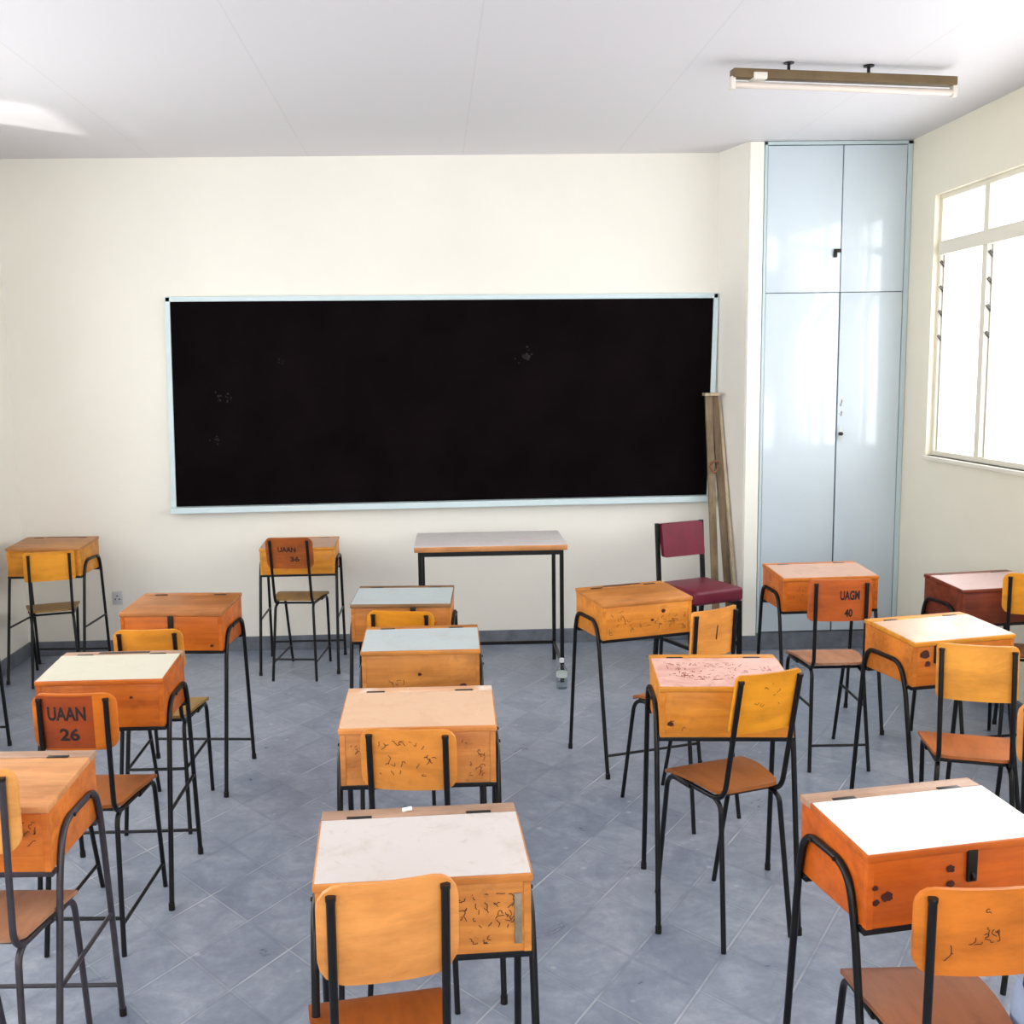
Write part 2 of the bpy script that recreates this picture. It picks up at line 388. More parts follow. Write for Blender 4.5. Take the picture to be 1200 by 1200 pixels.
ORG = (214,128,42)
w_or = wood((216,128,44), (176,92,26), .3, .45)
w_red = wood((204,108,26), (166,76,12), .3, .5)
w_tan = wood((226,150,70), (190,112,48), .4, .3)
w_yel = wood((226,152,48), (196,120,30), .35, .25)
w_mah = wood((134,62,40), (96,40,26), .2, .0)
lidA = wood((196,140,84), (160,104,58), .35, .2)
lidP = wood((226,178,140), (206,150,110), .25, .1, wear=.35)
lidG = wood((196,158,132), (160,124,100), .3, .0)
PANW = laminate((212,203,198)); PANB = laminate((192,201,202), amount=.25); PANC = laminate((208,203,184), amount=.2)
PANS = laminate((248,246,240), amount=.12, rough=.2); PANP = laminate((228,180,166), (176,88,70), .8); PANT = laminate((222,182,148), (196,140,100), .5)
PANM = laminate((198,154,126), (160,96,60), .6)
desk(-.045,2.016,.043,.994,.991,1.009,'nearest centre desk with a plain white lid, scribbled front and grey hinge strip', w_tan, PANW, lidG, lidcol=w_tan, bar=None, marks=110, seed=3, plate=.88)
desk(-.060,2.858,-.014,1.017,1.035,1.019,'centre desk with a tan unpainted lid, behind the nearest white-topped centre desk', wood((222,150,78),(188,112,52),.5,.3), PANT, lidP, bar=None, marks=90, seed=9)
desk(-.063,3.701,-.012,.999,.981,.994,'centre desk with a bluish white lid and bare brown front with no chair before it', wood((208,138,64),(166,100,42),.45,.5), PANB, bar=None, marks=6, seed=4, knots=((.72,.18,.010),(-.02,.5,.006)))
desk(-.144,4.389,-.074,1,.986,1.012,'farthest centre desk, white lid with dark rim, just left of the teacher table', wood((204,130,56),(160,92,36),.4,.6), PANB, lidcol=wood((150,112,72),(110,80,50),.3,0), bar=None, latch=.25, knots=((.62,.5,.016),(.7,.3,.010)))
desk(-.786,6.051,-.011,1.026,.999,.973,'small-looking yellowish desk under the left end of the blackboard', w_yel, PANM, bar='back', side=True)
desk(-2.169,6.006,-.054,1,1.008,1.027,'desk in the far left corner against the back wall', w_yel, None, lidcol=lidA, bar='back', side=True, groove=True)
desk(-1.060,4.348,-.094,1.012,1.043,1.01,'orange desk with plain brown lid and dark front latch, second from back in left row', w_red, None, lidcol=wood((182,116,60),(146,86,40),.3,.3), bar='back', latch=0, marks=4, seed=12, knots=((-.85,.6,.005),(.8,.15,.006)))
desk(-1.069,3.413,-.013,.969,.968,1.004,'orange desk with cream white lid behind the stencilled number 26 chair', w_red, PANC, lidG, bar='back', side=True, groove=True, knots=((-.05,.55,.008),(.5,.7,.005)))
desk(-1.075,2.451,-.042,.98,1.05,.998,'nearest desk on the left edge with a light orange wooden lid', wood((222,128,50),(190,96,32),.25,.4), None, lidG, lidcol=wood((228,166,108),(206,134,80),.2,.1), bar='back', side=True, steel=STEEL2, marks=12, seed=2, arch=.5)
desk(.835,4.423,.284,1.014,.942,.984,'turned orange desk in front of the maroon chair, all-wood lid with a dark slot', wood((226,146,54),(196,112,34),.35,.3), None, lidcol=wood((206,136,66),(174,102,40),.4,.2), marks=44, seed=21, groove=True, knots=((.1,.5,.006),(.35,.75,.008)))
desk(.864,3.156,-.091,.969,1.017,1.009,'desk with a pinkish stained lid bearing reddish scrawl, right of the centre aisle', wood((228,150,50),(202,116,30),.35,.3), PANP, lidcol=w_yel, bar=None, topmarks=120, marks=8, seed=31, arch=.5, knots=((.16,.62,.008),(-.85,.3,.008)))
desk(1.780,4.796,.030,1.08,.979,.993,'desk standing before the pale blue cupboard, pinkish worn lid', w_red, PANM, lidcol=w_or, bar=None, marks=12, seed=14)
desk(1.783,3.628,.193,.98,.982,1.008,'turned desk with worn pale pink lid and dark hasp, near the window wall', wood((220,132,46),(182,96,28),.35,.6), laminate((216,178,152),(190,124,80),.7), lidcol=w_yel, bar=None, latch=-.55, tilt=.02, marks=6, seed=17, knots=((-.78,.8,.016),(-.72,.55,.010)))
desk(1.002,2.077,.16,.999,.90,1.002,'nearest right desk with bright white lid and orange knotted front', wood((212,104,26),(184,80,16),.12,.9), PANS, lidG, lidcol=wood((206,104,30),(180,82,20),.1,.3), latch=.115, arch=.6, knots=((-.79,.47,.011),(-.92,.62,.006),(-.91,.40,.007),(-.11,.77,.008),(-.11,.55,.008)))
desk(2.404,4.476,.125,1,.975,.993,'dark mahogany desk against the window wall, pinkish grey lid', w_mah, laminate((206,176,172),(150,110,110),.4), lidcol=w_mah)
desk(-2.215,4.61,-.05,1,1,1,'dark red desk mostly cut off at the left edge', w_mah, None, bar='back')
desk(2.46,3.42,.10,1,.98,1.0,'dark brown desk cut off at the right edge behind the turned pink-lidded desk', w_mah, PANM)

seatb = wood((156,92,42),(122,66,28),.25,0,axis=1,grain=0)
seatp = wood((182,132,100),(150,100,72),.25,0,axis=1,grain=0)
seatd = wood((150,116,60),(112,84,40),.3,0,axis=1,grain=0)
b_or = wood((226,152,80),(204,118,46),.15,0,grain=0)
b_yel = wood((228,150,30),(204,124,18),.12,0,grain=0)
b_br = wood((190,92,36),(150,64,22),.35,0,grain=0)
b_dk = wood((168,88,34),(120,56,18),.45,0,grain=0)
T26 = (('UAAN', .112, .042, -.018, .026), ('26', .058, .038, -.012, -.036))
T40 = (('UAGM', .082, .040, .034, .022), ('40', .034, .034, .030, -.052))
T36 = (('UAAN', .10, .030, -.01, .022), ('36', .05, .028, .03, -.032))
chair(.833,2.688,.326,.98,.949,1.036,-.052,'yellow-backed chair standing askew before the pink-lidded desk', b_yel, wood((164,98,44),(132,72,30),.2,0,axis=1,grain=0), marks=8, seed=5, rad=.014, wpf=.86)
chair(-.089,1.555,.164,.95,1,1.051,-.004,'nearest centre chair, broad plain light orange back', b_or, wood((160,86,34),(130,64,24),.2,0,axis=1,grain=0), rad=.042)
chair(-.077,2.45,-.127,.985,.985,.962,-.015,'chair with ink-marked orange back pushed into the tan-lidded centre desk', wood((226,146,62),(200,116,40),.2,0,grain=0), seatb, marks=26, seed=8)
chair(-.972,2.761,-.054,.96,1.039,.977,.004,'chair stencilled UAAN 26 on its red-brown back, left row', wood((212,116,30),(180,86,18),.2,0,grain=0), seatb, stretch=(.09,.11), text=T26, patch=(-.108, .058, wood((158,70,28),(124,50,18),.35,0,grain=0)))
chair(-.947,2.01,-.067,.985,.92,1.075,.021,'chair cut off by the left edge with thick grey frame, nearest on the left', wood((230,160,84),(206,128,58),.1,0,grain=0), seatp, steel=STEEL2)
chair(-1.957,5.34,.319,1.04,.97,.925,.026,'yellow-backed chair at the far left corner desk', b_yel, seatd, rad=.014)
chair(-.973,3.524,-.017,.99,1.014,.966,-.023,'chair with yellow-brown back between the two left-row orange desks', wood((222,146,46),(190,112,30),.3,0,grain=0), seatd, stretch=(.24,.24))
chair(-.736,5.32,-.112,1.026,1.007,1.004,-.052,'brown-backed chair with dark stencil under the left end of the blackboard', b_dk, seatd, stretch=(.10,.12), text=T36)
chair(1.531,3.892,-.03,1.042,.971,1.007,.008,'chair stencilled UAGM 40 on its brown back, before the cupboard desk', wood((192,96,40),(158,70,26),.3,0,grain=0), seatp, stretch=(.27,.11), text=T40, rad=.018)
chair(1.54,2.878,-.349,1.039,.993,1.005,.05,'plain yellow-backed chair beside the window wall, before the turned pink-lidded desk', wood((230,156,54),(208,126,34),.1,0,grain=0), wood((184,108,58),(150,80,40),.2,0,axis=1,grain=0), rad=.016, wpf=.90)
chair(.885,1.598,-.024,.97,1.2,.945,.013,'nearest right chair with scratched orange back, before the bright white desk', wood((216,122,36),(188,96,24),.12,0,grain=0), wood((158,100,68),(126,76,48),.25,0,axis=1,grain=0), marks=12, seed=44)
chair(2.302,3.909,-.383,1.005,1,1.006,.007,'orange-backed chair at the mahogany desk by the window wall', b_yel, seatb)
chair(-.136,3.72,-.20,1.05,1.0,.955,0,'chair between the two farthest centre desks, only its back top showing', b_yel, seatb)
chair(.917,3.442,.538,.981,.989,1.015,-.003,'turned chair with a dark vertical mark on its light orange back, behind pink-lidded desk', wood((228,152,70),(206,124,48),.12,0,grain=0), seatb, rad=.010, slit=True, wpf=.87)
chair(1.483,2.343,-.75,1,1,1,0,'chair at the right edge, only its orange back corner showing', b_or, seatb)

# ------------------------------------------------------------------ room
D0, XL, XR, ZC, YB = 6.402, -2.50, 2.738, 2.935, -1.8
n = NT('blue_grey_tiles'); bmat = n.b
geo = n.n('ShaderNodeNewGeometry')
ax, ay, bx_, by_ = .1335, .197, .149, -.1745
det = ax*by_-ay*bx_
def dotn(vx, vy):
    d = n.n('ShaderNodeVectorMath', operation='DOT_PRODUCT'); s = n.n('ShaderNodeVectorMath', operation='SUBTRACT')
    s.inputs[1].default_value = (.386, 3.004, 0); n.l(geo.outputs['Position'], s.inputs[0]); n.l(s.outputs[0], d.inputs[0]); d.inputs[1].default_value = (vx, vy, 0); return d.outputs['Value']
def math_(op, a, b=None):
    m = n.n('ShaderNodeMath', operation=op)
    for i, v in enumerate((a, b)):
        if v is None: continue
        if isinstance(v, bpy.types.NodeSocket): n.l(v, m.inputs[i])
        else: m.inputs[i].default_value = v
    return m.outputs[0]
U_, V_ = dotn(by_/det, -bx_/det), dotn(-ay/det, ax/det)
wob = n.n('ShaderNodeTexNoise', Scale=14., Detail=3.); n.l(geo.outputs['Position'], wob.inputs['Vector'])
def edge(q):
    f = math_('FRACT', q); return math_('MINIMUM', f, math_('SUBTRACT', 1., f))
eu, ev = edge(U_), edge(V_)
wb = math_('MULTIPLY', math_('SUBTRACT', wob.outputs[0], .5), .014)
ev, eu = math_('ADD', ev, wb), math_('ADD', eu, wb)
cell = n.n('ShaderNodeCombineXYZ'); n.l(math_('FLOOR', U_), cell.inputs[0]); n.l(math_('FLOOR', V_), cell.inputs[1])
wn = n.n('ShaderNodeTexWhiteNoise', noise_dimensions='2D'); n.l(cell.outputs[0], wn.inputs['Vector'])
n1 = n.n('ShaderNodeTexNoise', Scale=5., Detail=9., Roughness=.68, Distortion=.7); n.l(geo.outputs['Position'], n1.inputs['Vector'])
n2 = n.n('ShaderNodeTexNoise', Scale=22., Detail=8., Roughness=.7, Distortion=.3); n.l(geo.outputs['Position'], n2.inputs['Vector'])
colr = n.ramp(n1.outputs[0], [(.3, lin((114,126,145))), (.52, lin((147,157,174))), (.75, lin((182,189,201)))])
colr = n.mix(n.ramp(n2.outputs[0], [(.4, (0,0,0,1)), (.7, (.6,.6,.6,1))]), colr, lin((112,122,142)))
colr = n.mix(.22, colr, n.ramp(wn.outputs['Value'], [(0, lin((92,102,120))), (1, lin((160,166,176)))]))
grm = n.mix(1., n.ramp(ev, [(.004, (.85,)*3+(1,)), (.022, (0,0,0,1))]), n.ramp(eu, [(.004, (.45,)*3+(1,)), (.020, (0,0,0,1))]), 'LIGHTEN')
gdk = n.mix(1., n.ramp(ev, [(.012, (.35,)*3+(1,)), (.045, (0,0,0,1))]), n.ramp(eu, [(.012, (.3,)*3+(1,)), (.045, (0,0,0,1))]), 'LIGHTEN')
colr = n.mix(gdk, colr, lin((88,98,116)))
gn = n.n('ShaderNodeTexNoise', Scale=3.5, Detail=4.); n.l(geo.outputs['Position'], gn.inputs['Vector'])
grm2 = n.mix(n.ramp(gn.outputs[0], [(.42, (0.06,0.06,0.06,1)), (.62, (1,1,1,1))]), (0,0,0,1), grm)
colr = n.mix(grm2, colr, lin((200,205,211)))
vo = n.n('ShaderNodeTexVoronoi', Scale=7.); n.l(geo.outputs['Position'], vo.inputs['Vector'])
colr = n.mix(n.ramp(vo.outputs['Distance'], [(.04, (.6,.6,.6,1)), (.09, (0,0,0,1))]), colr, lin((182,188,198)))
n.l(colr, bmat.inputs['Base Color'])
n.l(n.ramp(n1.outputs[0], [(.3, (.26,)*3+(1,)), (.7, (.42,)*3+(1,))]), bmat.inputs['Roughness'])
bp = n.n('ShaderNodeBump', Strength=.35, Distance=.004); n.l(n2.outputs[0], bp.inputs['Height']); n.l(bp.outputs[0], bmat.inputs['Normal'])
FLOOR = n.m
bm = bmesh.new(); box(bm, XL-.15, XR+.15, YB-.15, D0+.15, -.1, 0); struct('floor', bm, FLOOR)

n = NT('ceiling_board'); geo = n.n('ShaderNodeNewGeometry'); sx_ = n.n('ShaderNodeSeparateXYZ'); n.l(geo.outputs['Position'], sx_.inputs[0])
def seam(sock, off, per):
    m = n.n('ShaderNodeMath', operation='ADD'); n.l(sock, m.inputs[0]); m.inputs[1].default_value = off
    m2 = n.n('ShaderNodeMath', operation='PINGPONG'); n.l(m.outputs[0], m2.inputs[0]); m2.inputs[1].default_value = per/2
    m3 = n.n('ShaderNodeMath', operation='LESS_THAN'); n.l(m2.outputs[0], m3.inputs[0]); m3.inputs[1].default_value = .004; return m3.outputs[0]
s1 = seam(sx_.outputs[0], .70, .9)
n.l(n.mix(s1, lin((222,220,224)), lin((216,214,217))), n.b.inputs['Base Color']); n.b.inputs['Roughness'].default_value = .5; n.b.inputs['Specular IOR Level'].default_value = .3
CEIL = n.m
bm = bmesh.new(); box(bm, XL-.15, XR+.15, YB-.15, D0+.15, ZC, ZC+.1); struct('ceiling', bm, CEIL)
bm = bmesh.new(); box(bm, XL-.15, XR+.15, D0, D0+.15, 0, ZC); struct('wall_back', bm, WALL)

def wall_x(name, x0, x1, openings, mat):
    """wall along y with window openings (y0,y1,z0,z1)"""
    bm = bmesh.new(); y = YB
    for (a, b, z0, z1) in sorted(openings):
        box(bm, x0, x1, y, a, 0, ZC); box(bm, x0, x1, a, b, 0, z0); box(bm, x0, x1, a, b, z1, ZC); y = b
    box(bm, x0, x1, y, D0, 0, ZC); return struct(name, bm, mat)
WR = (.55, 5.80, 1.175, 2.585)
wall_x('wall_right', XR, XR+.15, [WR], WALLR)
WL = [(.2, 2.4, 1.0, 2.6), (2.9, 5.2, 1.0, 2.6)]
wall_x('wall_left', XL-.15, XL, WL, WALL)
bm = bmesh.new()
WBk = [(-2.1, -.1, .95, 2.6), (.3, 2.4, .95, 2.6)]
x = XL-.15
for a, b, z0, z1 in WBk:
    box(bm, x, a, YB-.15, YB, 0, ZC); box(bm, a, b, YB-.15, YB, 0, z0); box(bm, a, b, YB-.15, YB, z1, ZC); x = b
box(bm, x, XR+.15, YB-.15, YB, 0, ZC); struct('wall_rear', bm, WALL)
# skirtings
bm = bmesh.new(); box(bm, XL, 1.74, D0-.012, D0, 0, .088, .003); struct('baseboard_back', bm, SKIRT)
bm = bmesh.new(); box(bm, XL, XL+.012, YB, D0-.013, 0, .088, .003); struct('baseboard_left', bm, SKIRT)
bm = bmesh.new(); box(bm, XR-.012, XR, YB, 6.07, 0, .088, .003); struct('baseboard_right', bm, SKIRT)
# partition beside the cupboard, slightly splayed side face
PF = 6.10
bm = bmesh.new(); hexa(bm, [(1.712,D0,0),(1.800,PF,0),(1.888,PF,0),(1.888,D0,0)], [(1.712,D0,ZC),(1.800,PF,ZC),(1.888,PF,ZC),(1.888,D0,ZC)]); struct('wall_partition', bm, WALL)
bm = bmesh.new(); box(bm, 1.806, 1.886, PF-.012, PF, .09, ZC-.002, .002); struct('trim_1', bm, WHITE)
bm = bmesh.new(); box(bm, 1.802, 1.892, PF-.012, PF, 0, .088, .002); struct('baseboard_partition', bm, SKIRT)

# built-in cupboard
cp = thing('built_in_cupboard', 'tall pale blue double-door cupboard built in beside the window wall', 'cupboard', (2.31, PF, 0))
x0, x1 = 1.890-2.31, 2.736-2.31
bm = bmesh.new(); box(bm, x0, x1, .02, .29, .0, ZC-.004); obj('carcass', bm, plain('cupboard_inside', (70,76,80), .6), cp, False)
bm = bmesh.new(); box(bm, x0, x1, -.004, .02, 0, .105, .002); obj('plinth', bm, SKIRT, cp, False)
bm = bmesh.new()
for a, b in ((x0, x0+.016), (x1-.028, x1)): box(bm, a, b, -.012, .02, .106, ZC-.004, .001)
box(bm, x0, x1, -.012, .02, ZC-.022, ZC-.003, .001)
obj('door_frame', bm, plain('cupboard_frame_paint', (190,208,211), .3, 0, .4), cp, False)
xm = .030; zs = 2.095
for nm, a, b, z0, z1 in (('door', x0+.019, xm-.003, .112, zs-.002), ('door', xm+.006, x1-.031, .112, zs-.002), ('door', x0+.019, xm-.003, zs+.002, ZC-.026), ('door', xm+.003, x1-.031, zs+.002, ZC-.026)):
    bm = bmesh.new(); box(bm, a, b, -.008, .016, z0, z1, .002); dr = obj(nm, bm, BLUEW, cp)
    if b < .1 and z0 > 1:
        bm = bmesh.new(); box(bm, b-.040, b+.002, -.016, -.008, 2.318, 2.338, .002); box(bm, b-.042, b-.022, -.020, -.008, 2.29, 2.325, .002); obj('bolt_latch', bm, DARK, dr)
    if a > 0 and z0 < 1:
        bm = bmesh.new(); box(bm, a+.002, a+.028, -.013, -.008, 1.245, 1.33, .003); hd = obj('lock_plate', bm, plain('painted_lock_plate', (196,204,206), .4), dr)
        bm = bmesh.new(); tube(bm, [(a+.016, -.010, 1.285), (a+.016, -.034, 1.285)], .011, 10); obj('knob', bm, DARK, hd)
        r_ = random.Random(4)
        add_faces(dr, [[(cx+ra*math.cos(q*.785)*r_.uniform(.6,1.2), -.0084, cz+2.2*ra*math.sin(q*.785)*r_.uniform(.6,1.2)) for q in range(8)]
                  for cx, cz, ra in [(a+.010+r_.uniform(-.006, .014), 1.40+r_.uniform(-.14, .12), r_.uniform(.0015, .006)) for k in range(14)]], plain('grey_grime', (150,153,154), .7))

# ------------------------------------------------------------------ windows
def window(name, wall, a, b, z0, z1, mulls, transom, louvre=False, axis='y'):
    """frame, mullions, transom and panes in a wall opening; u along the wall, wall = inner plane coordinate, depth outward sign"""
    root = bpy.data.objects.new(name, None); C.objects.link(root); root['kind'] = 'structure'; root.empty_display_size = .05
    pos, sgn = wall
    def bx3(bm, u0, u1, d0, d1, q0, q1, bev=.002):
        dd = sorted((pos+sgn*d0, pos+sgn*d1))
        if axis == 'y': box(bm, dd[0], dd[1], u0, u1, q0, q1, bev)
        else: box(bm, u0, u1, dd[0], dd[1], q0, q1, bev)
    f = .028
    bm = bmesh.new()
    bx3(bm, a, a+f, .03, .10, z0, z1); bx3(bm, b-f, b, .03, .10, z0, z1); bx3(bm, a+f, b-f, .03, .10, z0, z0+f); bx3(bm, a+f, b-f, .03, .10, z1-f, z1)
    obj('window_frame', bm, FRAMEW, root, False)
    tz0, tz1 = transom
    bm = bmesh.new(); bx3(bm, a+f, b-f, .015, .10, tz0, tz1); obj('transom', bm, FRAMEW, root, False)
    for m in mulls:
        bm = bmesh.new(); bx3(bm, m-.024, m+.024, .02, .10, z0+f, tz0); bx3(bm, m-.024, m+.024, .02, .10, tz1, z1-f); obj('mullion', bm, FRAMEW, root, False)
    bm = bmesh.new(); bx3(bm, a, b, -.02, .13, z0-.022, z0); obj('window_sill', bm, FRAMEW, root, False)
    ed = [a+f]+[q for m in mulls for q in (m-.024, m+.024)]+[b-f]
    for u0, u1 in zip(ed[::2], ed[1::2]):
        bm = bmesh.new(); bx3(bm, u0, u1, .060, .064, tz1, z1-f, 0); obj('window_pane', bm, glass('window_glass'), root, False)
        if not louvre:
            bm = bmesh.new(); bx3(bm, u0, u1, .060, .064, z0+f, tz0, 0); obj('window_pane', bm, glass('window_glass'), root, False)
        else:
            for e, sg in ((u0, 1), (u1, -1)):
                bm = bmesh.new(); bx3(bm, min(e, e+sg*.012), max(e, e+sg*.012), .045, .085, z0+f, tz0, 0); obj('louvre_channel', bm, plain('aluminium', (178,176,172), .4, .3), root, False)
            nl = 8; hL = (tz0-z0-f)/nl
            for k in range(nl):
                zc = z0+f+hL*(k+.5)
                op = k >= 4
                bm = bmesh.new()
                P = lambda u, d, z: ((pos+sgn*d, u, z) if axis == 'y' else (u, pos+sgn*d, z))
                dz = hL*.5 if not op else hL*.30; dd = .010 if not op else .045
                q = [P(u0+.013, .064-dd, zc+dz), P(u1-.013, .064-dd, zc+dz), P(u1-.013, .064+dd, zc-dz), P(u0+.013, .064+dd, zc-dz)]
                nrm = (Vector(q[1])-Vector(q[0])).cross(Vector(q[2])-Vector(q[0])).normalized()*.005
                hexa(bm, q, [Vector(v)+nrm for v in q]); lv = obj('louvre_blade', bm, glass('window_glass'), root, False)
                if op:
                    for e in (u1-.008,):
                        bm = bmesh.new(); obar(bm, P(e, .026, zc+.036), P(e, .080, zc-.030), .006, .014, (0,0,1)); obj('louvre_clip', bm, DARK, lv, False)
    return root
ms = [5.29-.495*k for k in range(10)]
window('window_1', (XR, 1), WR[0], WR[1], WR[2], WR[3], [m for m in ms if m > WR[0]+.1][::-1], (2.262, 2.335), True)
window('window_2', (XL, -1), .2, 2.4, 1.0, 2.6, [.93, 1.67], (2.1, 2.16))
window('window_3', (XL, -1), 2.9, 5.2, 1.0, 2.6, [3.67, 4.43], (2.1, 2.16))
window('window_4', (YB, -1), -2.1, -.1, .95, 2.6, [-1.43, -.77], (2.1, 2.16), axis='x')
window('window_5', (YB, -1), .3, 2.4, .95, 2.6, [1.0, 1.7], (2.1, 2.16), axis='x')

# ------------------------------------------------------------------ blackboard
y = D0
q = dict(TL=(-1.549, 2.128+.0), TR=(1.700, 2.106), BR=(1.672, .909), BL=(-1.575, .903))
bb = thing('blackboard', 'wide black chalkboard with a thin pale blue frame on the back wall', 'blackboard', (0.06, D0, 1.5))
ob = Vector(bb.location)
def wp(p, yy): return Vector((p[0], yy, p[1]))-ob
bm = bmesh.new(); hexa(bm, [wp(q['BL'], y-.018), wp(q['BR'], y-.018), wp(q['BR'], y-.001), wp(q['BL'], y-.001)], [wp(q['TL'], y-.018), wp(q['TR'], y-.018), wp(q['TR'], y-.001), wp(q['TL'], y-.001)])
wsf = obj('writing_surface', bm, BOARD, bb, False)
for a, b in (('TL','TR'), ('TL','BL'), ('TR','BR')):
    bm = bmesh.new(); A, B = wp(q[a], y-.0155), wp(q[b], y-.0155); d = (B-A).normalized()*.012
    obar(bm, A-d, B+d, .029, .028, (0,1,0), .002)
    obj('board_frame', bm, BFRAME, bb, False)
bm = bmesh.new(); A, B = wp(q['BL'], y-.040), wp(q['BR'], y-.040); A.z -= .020; B.z -= .020; obar(bm, A-Vector((.012,0,0)), B+Vector((.012,0,0)), .078, .036, (0,0,1), .003)
lg = obj('chalk_ledge', bm, BFRAME, bb, False)
r_ = random.Random(2)
pl_ = []
for cx, cz, s in ((-1.26, 1.55, .045), (-.9, 1.75, .02), (.55, 1.76, .06), (-1.3, 1.30, .03)):
    for k in range(14):
        ux, uz = cx+r_.gauss(0, s*.5), cz+r_.gauss(0, s*.5); ra = s*r_.uniform(.06, .2)
        pl_.append([wp((ux+ra*math.cos(q_*1.05), uz+ra*math.sin(q_*1.05)), y-.0186) for q_ in range(6)])
add_faces(wsf, pl_, plain('faint_chalk', (25,19,19), .8))

# wall socket
ws_ = thing('wall_socket', 'small grey-white wall socket low on the back wall beside the far left desk', 'socket', (-1.949, D0, .35))
bm = bmesh.new(); box(bm, -.030, .030, -.009, 0, -.042, .042, .003); obj('face_plate', bm, plain('socket_plastic', (196,196,200), .4), ws_)
add_faces(ws_.children[0], [[(dx-.004, -.0094, dz-.004), (dx+.004, -.0094, dz-.004), (dx+.004, -.0094, dz+.004), (dx-.004, -.0094, dz+.004)] for dx, dz in ((-.012,-.008),(.012,-.008),(0,.012))], DARK)

# ------------------------------------------------------------------ teacher table
tt = thing('teacher_table', 'plain wooden table with black metal legs in front of the blackboard', 'table', (.290, 5.79, 0), -.018)
hx, hy, hT = .408, .255, .76
bm = bmesh.new(); box(bm, -hx, hx, -hy, hy, hT-.030, hT-.002, .003); obj('table_top', bm, wood((206,146,90),(170,110,62),.35,0), tt)
bm = bmesh.new(); box(bm, -hx+.002, hx-.002, -hy+.004, hy-.002, hT-.0025, hT, .0008); tp = obj('laminate_top', bm, laminate((222,214,212),(176,156,140),.4,.35), tt); tp['label'] = 'greyish worn laminate surface'
bm = bmesh.new()
for yy in (-hy+.025, hy-.025): box(bm, -hx+.02, hx-.02, yy-.010, yy+.010, hT-.056, hT-.030, .001)
for xx in (-hx+.03, hx-.03): box(bm, xx-.010, xx+.010, -hy+.025, hy-.025, hT-.056, hT-.030, .001)
obj('apron', bm, STEEL, tt, False)
for xx in (-hx+.03, hx-.03):
    for yy in (-hy+.025, hy-.025):
        bm = bmesh.new(); box(bm, xx-.0105, xx+.0105, yy-.0105, yy+.0105, 0, hT-.031, .002); obj('leg', bm, STEEL, tt, False)
    bm = bmesh.new(); box(bm, xx-.008, xx+.008, -hy+.03, hy-.03, .092, .112, .002); obj('stretcher', bm, STEEL, tt, False)
bm = bmesh.new(); box(bm, -hx+.03, hx-.03, hy-.035, hy-.017, .096, .116, .002); obj('stretcher', bm, STEEL, tt, False)

# plastic bottle
bt = thing('plastic_bottle', 'small clear plastic bottle on the floor beside the teacher table leg', 'bottle', (.648, 5.44, 0))
bm = bmesh.new(); lathe(bm, [(.024,0),(.030,.006),(.030,.05),(.027,.056),(.030,.062),(.030,.095),(.022,.118),(.012,.132),(.011,.145)], (0,0,0)); obj('bottle_body', bm, glass('clear_plastic', (.86,.90,.90,1), .08), bt)
bm = bmesh.new(); lathe(bm, [(.013,.143),(.013,.162),(.011,.164)], (0,0,0)); obj('bottle_cap', bm, plain('white_plastic', (222,226,226), .4), bt)
bm = bmesh.new(); lathe(bm, [(.0305,.064),(.0305,.090)], (0,0,0)); obj('bottle_label', bm, plain('pale_label', (196,204,200), .5), bt)

# ------------------------------------------------------------------ maroon padded chair (faces the room, turned)
mc = thing('padded_chair', 'maroon vinyl padded chair with black frame by the leaning boards', 'chair', (1.452, 5.76, 0), math.radians(22))
hw = .150
def pad(name, x0, x1, y0, y1, z0, z1, bev, parent):
    bm = bmesh.new(); box(bm, x0, x1, y0, y1, z0, z1, bev, 4); return obj(name, bm, MAROON, parent)
pad('seat', -hw-.014, hw+.014, -.20, .15, .405, .485, .022, mc)
bm = bmesh.new()
nx = 12; rows = rowpos(.094, .012, 3, 5)
sheet(bm, lambda u, v: ((u*(roundw(v, .094, hw-.012, .012)), .168+.014*(v/.09)-.012*(1-u*u)*0, .716+v), (0, -1, 0)), lin_(-1, 1, nx), rows, .030)
obj('backrest', bm, MAROON, mc)
for sg in (-1, 1):
    bm = bmesh.new(); box(bm, -.001, .001, -.001, .001, 0, .001); bm.free()
    bm = bmesh.new(); obar(bm, (sg*hw, .182, .812), (sg*hw, .155, .43), .022, .022, (0,1,0), .002); obar(bm, (sg*hw, .155, .44), (sg*hw, .195, 0), .022, .022, (0,1,0), .002); obj('back_leg', bm, STEEL, mc, False)
    bm = bmesh.new(); obar(bm, (sg*hw, -.175, .405), (sg*hw, -.185, 0), .022, .022, (0,1,0), .002); obj('front_leg', bm, STEEL, mc, False)
    bm = bmesh.new(); box(bm, sg*hw-.010, sg*hw+.010, -.18, .16, .378, .404, .001); obj('seat_rail', bm, STEEL, mc, False)
    bm = bmesh.new(); box(bm, sg*hw-.008, sg*hw+.008, -.18, .18, .150, .170, .001); obj('stretcher', bm, STEEL, mc, False)

